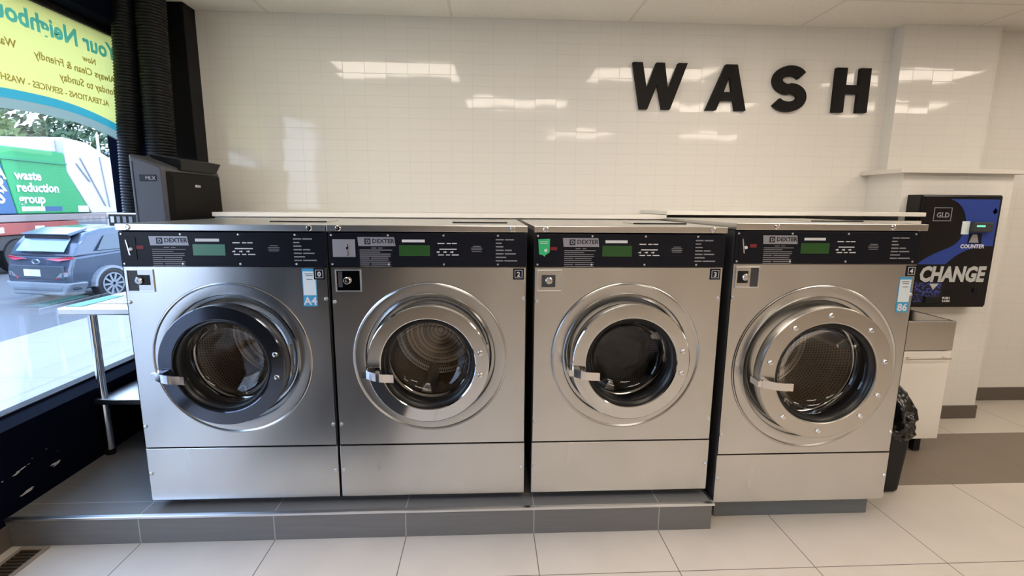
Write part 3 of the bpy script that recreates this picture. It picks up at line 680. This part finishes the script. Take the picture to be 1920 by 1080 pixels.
for x in (3.88, 4.315):
    for y in (.665, 1.03):
        MB().box(x-.022-4.13, x+.022-4.13, y-.02-.86, y+.02-.86, .002, .096).build('leg', BLK, cb, bevel=.004)

# ------------------------------------------------------------------ bin and bag
bn = thing('waste_bin', 'tall tapered black plastic waste bin behind the last washer', 'bin', (3.72, .33, 0))
b = MB(); bx0, bx1, by0, by1 = -.13, .095, -.135, .135; s_ = 1.22
def ring(sc, z, i=0): return [(bx0*sc+i, by0*sc+i, z), (bx1*sc-i, by0*sc+i, z), (bx1*sc-i, by1*sc-i, z), (bx0*sc+i, by1*sc-i, z)]
b.hexa(ring(1.0, .001)+ring(1.16, .40)); b.build('bin_body', BLK, bn, bevel=.022, seg=3)
bm = bmesh.new(); bmesh.ops.create_icosphere(bm, subdivisions=5, radius=1.0)
for v in bm.verts:
    c = v.co.copy(); hgt = c.z
    a = math.atan2(c.y, c.x); n_ = mn.noise(c*2.3+Vector((3, 1, 0)))*.22+mn.noise(c*6)*.12+.05*math.sin(a*7+c.z*4)
    rr = (1+n_); x, y, z = c.x*.125*rr, c.y*.180*rr, c.z*.150
    if hgt > .35: z += (hgt-.35)*(.10+.22*max(0, mn.noise(Vector((c.x*2.5, c.y*2.5, 1)))))
    v.co = (x, y, z)
b = MB(); b.bm.free(); b.bm = bm; bg_ = b.build('bin_bag', BAG, smooth=True); bg_.location = (3.765, .33, .395)
tag(bg_, 'crumpled shiny black rubbish bag bulging over the waste bin rim', 'bag')

# ------------------------------------------------------------------ floor register
rg_ = thing('floor_register', 'brown slotted metal floor vent at the foot of the platform', 'vent', (-.475, -.24, .0005))
b = MB(); x0, x1, y0, y1 = -.062, .062, -.165, .165
for (a, c, d, e) in ((x0, x1, y0, y0+.022), (x0, x1, y1-.022, y1), (x0, x0+.018, y0+.022, y1-.022), (x1-.018, x1, y0+.022, y1-.022)): b.box(a, c, d, e, 0, .006)
b.build('frame', mat('register_frame', (.30, .25, .20), .5), rg_, bevel=.001)
MB().box(x0+.018, x1-.018, y0+.022, y1-.022, 0, .001).build('opening', DARK, rg_)
b = MB()
for i in range(14): yy = y0+.030+i*.0205; b.box(x0+.018, x1-.018, yy, yy+.011, .001, .005)
b.build('louvers', BROWNM, rg_)

# ------------------------------------------------------------------ ceiling lights (they show as reflections in the tiles)
def lamp(x, y, label):
    o = thing('ceiling_light', label, 'ceiling light', (x, y, ZC), 'recessed ceiling panel lights')
    b = MB()
    for (a, c, d, e) in ((-.60, .60, -.295, -.275), (-.60, .60, .275, .295), (-.60, -.58, -.275, .275), (.58, .60, -.275, .275)): b.box(a, c, d, e, -.012, 0)
    b.build('frame', WHITEP, o)
    MB().box(-.58, .58, -.275, .275, -.008, -.0005).build('diffuser', LAMPM, o); return o
l0 = None
LP = [(.709, .05, 'leftmost ceiling light in the row nearest the tiled wall'), (3.149, .05, 'middle ceiling light in the row nearest the tiled wall'), (5.589, .05, 'rightmost ceiling light in the row nearest the tiled wall'),
      (1.929, -1.47, 'ceiling light of the second row, left one'), (4.369, -1.47, 'ceiling light of the second row, middle one'), (6.809, -1.47, 'ceiling light of the second row, right one'),
      (3.149, -3.9, 'ceiling light of the third row, left one'), (5.589, -3.9, 'ceiling light of the third row, right one')]
for x, y, lb in LP:
    if l0 is None: l0 = lamp(x, y, lb)
    else: dup(l0, (x, y, ZC), lb)

# ------------------------------------------------------------------ vinyl sign on the window glass
def vinyl(name, col, rough=.6, tr=.75):
    m = bpy.data.materials.new(name); m.use_nodes = True; n = m.node_tree; n.nodes.clear()
    o = n.nodes.new('ShaderNodeOutputMaterial'); mx = n.nodes.new('ShaderNodeMixShader'); mx.inputs[0].default_value = tr
    d = n.nodes.new('ShaderNodeBsdfDiffuse'); t_ = n.nodes.new('ShaderNodeBsdfTranslucent')
    d.inputs[0].default_value = (*col, 1); t_.inputs[0].default_value = (*col, 1)
    n.links.new(d.outputs[0], mx.inputs[1]); n.links.new(t_.outputs[0], mx.inputs[2]); n.links.new(mx.outputs[0], o.inputs[0]); return m
VY = vinyl('yellow_vinyl', (.90, .88, .48)); VB = vinyl('blue_vinyl', (.20, .58, .60)); VP = vinyl('pale_vinyl', (.52, .60, .55)); VT = vinyl('blue_letter_vinyl', (.36, .80, .98)); VR = vinyl('brown_letter_vinyl', (.72, .62, .34))
ws = thing('window_sign', 'yellow arched vinyl sign with reversed lettering on the window glass', 'sign', (XG, 0, 0))
def arc(y, o): return 2.083+o - .22*((y-.66)/.9)**2 if y > .66 else 2.083+o - .10*((y-.66)/.9)**2
YS = [-.46+i*(1.73/44) for i in range(45)]
def strip(name, lo, hi, m, x):
    b = MB()
    for a, c in zip(YS, YS[1:]): b.poly([(x, a, lo(a)), (x, c, lo(c)), (x, c, hi(c)), (x, a, hi(a))])
    bmesh.ops.remove_doubles(b.bm, verts=b.bm.verts, dist=1e-5)
    o = b.build(name, m, ws, norm=False); sd = o.modifiers.new('thick', 'SOLIDIFY'); sd.thickness = .0006; return o
strip('yellow_field', lambda y: arc(y, 0), lambda y: WZ1-.036, VY, .005)
strip('blue_band', lambda y: arc(y, -.045), lambda y: arc(y, 0), VB, .005)
strip('pale_band', lambda y: arc(y, -.095), lambda y: arc(y, -.045), VP, .005)
def stext(t, y, z, s, m, off=0, rot=0, al='CENTER'):
    # read from outside (facing -X); from inside it shows reversed
    b = curve_mesh(text=t, size=s, depth=.0006, offset=off, align=al)
    b.xf(Matrix.Rotation(R(rot), 4, 'Y')); b.xf(Matrix.Rotation(R(-90), 4, 'Z')); b.xf(T((.0064, y, z))); return b.build('lettering', m, ws, norm=False)
stext('Your Neighbourhood', 1.215, 2.405, .125, VT, .004, 0, 'LEFT')
stext('Now', .99, 2.335, .048, VR, .001)
stext('Always Clean & Friendly', .90, 2.265, .056, VR, .001)
stext('Monday to Sunday', .98, 2.190, .058, VR, .001)
stext('ALTERATIONS - SERVICES - WASH', .76, 2.115, .045, VR, .001, 0)
stext('Wash & Fold', .38, 2.28, .056, VR, .001)

# ------------------------------------------------------------------ street outside
GZ = -.65
ROADM = mat('asphalt', (.23, .27, .32), .8); k = NT(ROADM); v, q = k.xyz(); nz = k.noise(v, 20, 5); k.l.new(k.mix(nz, (.105, .105, .108, 1), (.15, .15, .153, 1)), k.b.inputs['Base Color'])
WALKM = mat('concrete_walk', (.5, .5, .5), .8); k = NT(WALKM); v, q = k.xyz(); nz = k.noise(v, 2, 6)
j = k.math('MAXIMUM', k.line(q[0], 1.5, -.9, .022), k.line(q[1], 1.5, .6, .022)); j2 = k.line(q[0], 9, -3.42, .03)
c_ = k.mix(nz, (.29, .27, .25, 1), (.36, .34, .315, 1)); k.l.new(k.mix(k.math('MULTIPLY', k.math('MAXIMUM', j, j2), .6), c_, (.2, .22, .24, 1)), k.b.inputs['Base Color'])
struct(MB().box(-60, -5.55, -30, 60, GZ-.2, GZ).build('floor_road', ROADM))
struct(MB().box(-5.55, -.93, -30, 60, GZ-.2, -.5).build('floor_sidewalk', WALKM, bevel=.02))
struct(MB().box(-2.4, -.93, -2.9, -.2, -.5, -.03).build('floor_added_landing', WALKM, bevel=.02))  # unseen landing outside the added door, put in for the steel reflections
struct(MB().box(-20, -16.2, -30, 60, GZ, -.5).build('floor_far_sidewalk', WALKM, bevel=.02))
MB_line = MB().box(-10.0, -9.86, 4, 9.3, GZ, GZ+.004); struct(MB_line.build('floor_road_marking', PRINTW))

# parked car: rear faces the shop
CARP = mat('car_paint_blue_grey', (.085, .11, .15), .22, .5, coat=.8)
CLAD = mat('car_silver_cladding', (.26, .29, .32), .4, .3); CGL = mat('car_glass', (.05, .08, .10), .05, coat=1); CRED = mat('tail_light_red', (.45, .02, .04), .25, coat=.6)
CDK = mat('car_dark_trim', (.02, .022, .026), .5)
car = thing('parked_car', 'blue grey compact SUV parked on the road seen from behind through window', 'car', (-7.95, 8.65, GZ)); car.rotation_euler = (0, 0, R(-13)); car.scale = (1.04, 1.04, 1.04)
def side_prism(b, prof, hw, lo=0):  # prof [(y,z)], hw(y,z)-> half width
    Lv = [b.bm.verts.new((-hw(y, z), y, z)) for y, z in prof]; Rv = [b.bm.verts.new((hw(y, z), y, z)) for y, z in prof]; n = len(prof)
    b.bm.faces.new(Lv); b.bm.faces.new(Rv[::-1])
    for i in range(n): b.bm.faces.new((Lv[i], Rv[i], Rv[(i+1) % n], Lv[(i+1) % n]))
def hwb(y, z):
    e = .90
    if y < .35: e -= .13*((.35-y)/.35)**1.6
    if y > 3.7: e -= .16*((y-3.7)/.5)**1.5
    if z > .95: e -= .10*(z-.95)/.55*1.5
    return e
b = MB(); lower = [(.06, .30), (.0, .48), (.02, .72), (.10, .98), (1.0, 1.04), (2.9, 1.02), (3.5, .95), (4.05, .78), (4.18, .55), (4.12, .28)]
side_prism(b, lower, hwb)
b.build('body', CARP, car, bevel=.05, seg=4, smooth=40)
b = MB(); side_prism(b, [(.10, .97), (.24, 1.22), (.46, 1.44), (.80, 1.53), (1.7, 1.56), (2.3, 1.50), (3.1, 1.02)], hwb); b.build('roof_cabin', CARP, car, bevel=.05, seg=4, smooth=40)
# rear glass, spoiler
b = MB(); b.prism([(-.60, .098, 1.07), (.60, .098, 1.07), (.555, .315, 1.345), (-.555, .315, 1.345)], (0, -.012, .008)); b.build('rear_window', mat('car_rear_glass', (.22, .32, .42), .08, coat=1), car, bevel=.01)
b = MB(); b.hexa([(-.60, .28, 1.385), (.60, .28, 1.385), (.60, .62, 1.50), (-.60, .62, 1.50), (-.58, .20, 1.425), (.58, .20, 1.425), (.56, .66, 1.545), (-.56, .66, 1.545)]); b.build('spoiler', CARP, car, bevel=.015)
MB().box(-.56, .56, .262, .30, 1.325, 1.392).build('spoiler_dark_trim', CDK, car, bevel=.01)  # dark strip along the top of the rear window
b = MB(); b.prism([(-.30, .085, 1.075), (.06, .085, 1.085), (.26, .085, 1.078), (.05, .085, 1.055), (-.25, .085, 1.055)], (0, -.012, 0)); b.build('wiper', CDK, car)
for s in (-1, 1):
    b = MB(); b.prism([(s*.20, .015, .935), (s*.80, .11, .985), (s*.815, .12, .935), (s*.55, .020, .895)], (0, -.022, 0)); b.build('tail_light', CRED, car, bevel=.006)
    b = MB(); b.prism([(s*.46, -.005, .52), (s*.78, .08, .56), (s*.79, .08, .70), (s*.60, .01, .68)], (0, -.03, 0)); f = b.build('reverse_light', CRED, car, bevel=.01)
    b = MB(); b.prism([(s*.50, -.036, .565), (s*.73, .02, .585), (s*.73, .02, .675), (s*.60, -.02, .66)], (0, -.012, 0)); b.build('light_lens', CLAD, f, bevel=.006)
    # side glass
    for ys in ([(.55, 1.08), (1.15, 1.08), (1.15, 1.40), (.80, 1.38)], [(1.22, 1.08), (2.6, 1.08), (2.15, 1.44), (1.22, 1.44)]):
        b = MB(); b.prism([(s*(hwb(y, z)+.002), y, z) for y, z in ys], (s*.012, 0, 0)); b.build('side_window', CGL, car, bevel=.004)
    # wheel arches and wheels
    for yc in (.78, 3.35):
        xw = s*.80
        b = MB()
        for sg in range(0, 13):
            a0, a1 = R(180*sg/13), R(180*(sg+1)/13)
            def P_(r, a, x): return (x, yc+r*math.cos(a), .34+r*math.sin(a))
            xo = s*.915; xi = s*.80
            b.hexa([P_(.345, a0, xi), P_(.345, a0, xo), P_(.40, a0, xo), P_(.40, a0, xi), P_(.345, a1, xi), P_(.345, a1, xo), P_(.40, a1, xo), P_(.40, a1, xi)])
        b.build('wheel_arch', CDK if yc > 1 else CLAD, car)
        b = MB(); b.lathe_y((0, 0, 0), [(0, -.10), (.20, -.10), (.235, -.11), (.33, -.10), (.345, -.06), (.345, .06), (.33, .10), (.235, .11), (.20, .10), (0, .10)], 40)
        b.xf(Matrix.Rotation(R(90), 4, 'Z')); b.xf(T((xw, yc, .345))); wl = b.build('wheel', RUBBER, car, smooth=40)
        b = MB(); 
        for k_ in range(10):
            a = R(36*k_); b.hexa([(s*.905, yc+.04*math.cos(a-.5), .345+.04*math.sin(a-.5)), (s*.905, yc+.04*math.cos(a+.5), .345+.04*math.sin(a+.5)), (s*.905, yc+.225*math.cos(a+.09), .345+.225*math.sin(a+.09)), (s*.905, yc+.225*math.cos(a-.09), .345+.225*math.sin(a-.09)),
                                  (s*.925, yc+.04*math.cos(a-.5), .345+.04*math.sin(a-.5)), (s*.925, yc+.04*math.cos(a+.5), .345+.04*math.sin(a+.5)), (s*.925, yc+.225*math.cos(a+.09), .345+.225*math.sin(a+.09)), (s*.925, yc+.225*math.cos(a-.09), .345+.225*math.sin(a-.09))])
        q = MB(); q.lathe_y((0, 0, 0), [(.215, -.012), (.24, -.012), (.24, .012), (.215, .012)], 40, closed=True); q.xf(Matrix.Rotation(R(90), 4, 'Z')); q.xf(T((s*.910, yc, .345))); join(b, q)
        b.build('rim', CLAD, wl)
MB().box(-.66, .66, -.020, .03, .52, .80).build('tailgate_dark_panel', mat('tailgate_grey', (.06, .075, .095), .35), car, bevel=.02)
MB().box(-.30, .10, -.032, -.015, .58, .72).build('licence_plate', STKW, car, bevel=.004)
b = MB(); b.lathe_y((0, 0, 0), [(.07, 0), (.07, -.012), (.055, -.018), (.04, -.012), (.04, 0)], 24, closed=True); b.xf(Matrix.Diagonal((1.6, 1, .75, 1))); b.xf(T((0, .005, .88))); b.build('badge', BRIGHT, car, smooth=40)
b = MB(); b.hexa([(-.62, -.05, .20), (.62, -.05, .20), (.74, .30, .20), (-.74, .30, .20), (-.84, -.02, .46), (.84, -.02, .46), (.90, .30, .46), (-.90, .30, .46)]); b.build('bumper', CLAD, car, bevel=.04, seg=3)
MB().box(-.60, .60, -.060, -.03, .30, .37).build('bumper_slot', mat('bumper_grey', (.16, .19, .22), .5), car, bevel=.012)

# garbage truck
tk = thing('garbage_truck', 'garbage truck with green body and white sloped tailgate across the road', 'truck', (-12.6, 12.0, GZ))
TG = mat('truck_green', (.006, .26, .07), .45); TB = mat('truck_blue', (.014, .075, .18), .45); TW = mat('truck_white', (.58, .56, .54), .5); TR = mat('truck_red', (.30, .05, .032), .5); TK = mat('truck_chassis', (.05, .045, .04), .7)
TX = 0.0
def side(name, pts, m, x0=-2.4, x1=0.0, parent=tk, bev=.03):   # pts (worldY, worldZ)
    b = MB(); b.prism([(x0, y-12.0, z-GZ) for y, z in pts], (x1-x0, 0, 0)); return b.build(name, m, parent, bevel=bev)
body = side('green_body', [(13.62, 1.12), (16.40, 1.12), (15.62, 2.45), (15.55, 3.10), (13.25, 3.10)], TG)
side('blue_body_front', [(6.0, 1.12), (13.60, 1.12), (13.23, 3.10), (6.0, 3.10)], TB)
side('body_rail', [(6.0, 2.78), (15.58, 2.70), (15.58, 2.76), (6.0, 2.84)], mat('rail_green', (.01, .22, .09), .5), 0.0, .05, body, .005)
side('tailgate', [(16.46, 1.10), (17.75, 1.10), (18.05, 2.7), (17.6, 3.12), (16.6, 3.55), (15.62, 3.62), (15.62, 2.48)], TW)
for i, (y0_, z0_, y1_, z1_) in enumerate(((16.2, 3.0, 17.1, 1.35), (17.1, 3.1, 17.3, 1.3), (16.0, 2.8, 16.5, 2.2))):
    b = MB(); b.tube([(.03, y0_-12, z0_-GZ), (.03, y1_-12, z1_-GZ)], .022, 8); b.build('hydraulic_arm', PLAQ, tk)
side('roof_hopper', [(6.0, 3.12), (15.60, 3.12), (15.60, 3.55), (13.6, 3.35), (10.0, 3.45), (6.0, 3.40)], TW, -2.3, -.25)
side('lower_rail_white', [(6.0, .88), (17.3, .88), (17.0, 1.10), (6.0, 1.10)], mat('rail_pale', (.25, .20, .18), .6))
side('red_band', [(6.0, .50), (15.8, .50), (15.8, .86), (6.0, .86)], TR)
side('chassis', [(5.0, .05), (16.6, .05), (16.6, .48), (5.0, .48)], TK, -2.2, -.1)
for y0_ in (11.4, 12.75, 14.1): MB().box(.0, .02, y0_-12, y0_+.32-12, .58-GZ, .74-GZ).build('reflector', STKW, tk)
for y0_ in (9.2, 12.3, 13.55):
    b = MB(); b.lathe_y((0, 0, 0), [(0, -.15), (.28, -.15), (.50, -.16), (.52, -.12), (.52, .12), (.50, .16), (.28, .12), (0, .12)], 36); b.xf(Matrix.Rotation(R(90), 4, 'Z')); b.xf(T((-.2, y0_-12, .521))); b.build('wheel', RUBBER, tk, smooth=40)
side('cab', [(2.9, .2), (5.6, .2), (5.6, 2.6), (3.4, 2.6), (2.9, 1.5)], TW)
def ttext(t, y, z, s, m=PRINTW, off=.012):
    b = curve_mesh(text=t, size=s, depth=.01, offset=off); b.xf(Matrix.Rotation(R(90), 4, 'Z')); b.xf(T((.012, y-12, z-GZ))); b.build('lettering', m, tk)
ttext('waste', 13.68, 2.16, .38); ttext('reduction', 13.68, 1.80, .38); ttext('group', 13.70, 1.45, .38)
MB().box(.0, .015, 13.75-12, 14.55-12, 1.20-GZ, 1.34-GZ).build('label_plate', TW, tk); MB().box(.0, .015, 14.58-12, 15.2-12, 1.20-GZ, 1.34-GZ).build('dark_label', TB, tk)
ttext('A', 13.02, 2.15, .55); ttext('R', 13.02, 1.80, .55); ttext('S', 13.02, 1.45, .55)
MB().box(.0, .015, 15.85-12, 16.3-12, 1.14-GZ, 1.36-GZ).build('label_plate', TW, tk)

# trees behind
LEAFM = []
for nm, c in (('leaf_light', (.13, .20, .06)), ('leaf_mid', (.075, .13, .06)), ('leaf_blue', (.07, .12, .08))):
    m = mat(nm, c, .6); LEAFM.append(m)
BARK = mat('bark', (.10, .08, .06), .9)
def tree(x, y, h, r, seed, m, label, gz=GZ+.15):
    random.seed(seed); t_ = thing('tree', label, 'tree', (x, y, gz), 'street trees across the road')
    b = MB(); b.tube([(0, 0, 0), (.1, .05, h*.35), (.0, .1, h*.6)], [.22, .17, .10], 12); b.build('trunk', BARK, t_, smooth=50)
    b = MB()
    cl = [(random.gauss(0, r*.42), random.gauss(0, r*.42), h*.62+random.gauss(0, r*.36), r*random.uniform(.35, .6)) for _ in range(16)]
    for (cx_, cy_, cz_, rr) in cl:
        for _ in range(520):
            d = Vector((random.gauss(0, 1), random.gauss(0, 1), random.gauss(0, 1))).normalized()*rr*random.uniform(.55, 1.0); p = Vector((cx_, cy_, cz_))+d
            n1 = Vector((random.gauss(0, 1), random.gauss(0, 1), random.gauss(0, 1))).normalized(); n2 = n1.orthogonal().normalized(); s = random.uniform(.10, .24)
            n3 = n1.cross(n2); b.poly([p-n2*s, p+n3*s*.6, p+n2*s, p-n3*s*.5])
    b.build('foliage', m, t_, norm=False)
tree(-20.5, 17.5, 7.2, 3.0, 1, LEAFM[0], 'pale green leafy tree behind the garbage truck body')
tree(-22.5, 25.5, 7.6, 3.0, 2, LEAFM[1], 'mid green tree between two others behind the truck tailgate')
tree(-21.0, 34.0, 7.4, 3.0, 3, LEAFM[2], 'darker bluish green tree near the black hose edge of the window')
tree(-31.0, 29.5, 9.0, 3.2, 4, LEAFM[0], 'tall pale tree farther back behind the other street trees')
bd = thing('grey_building', 'grey building wall far behind the truck tailgate', 'building', (-24, 52, GZ))
MB().box(-5, 3, -8, 12, 0, 6.0).build('wall', mat('far_wall', (.30, .34, .36), .8), bd); MB().box(-5.2, 3.2, -8.2, 12.2, 6.0, 6.4).build('parapet', TW, bd)
pl = MB(); pl.tube([(0, 0, 0), (0, 0, 4.8)], .05, 12); o = pl.build('street_pole', TW, smooth=50); o.location = (-13.9, 18.9, GZ); tag(o, 'slim white street pole rising behind the truck tailgate', 'pole')
MB_ = MB().box(-44, -40, -30, 60, GZ, 7.0); tag(MB_.build('row_building', mat('row_brick', (.40, .36, .32), .9)), 'long pale building row behind the street trees', 'building')
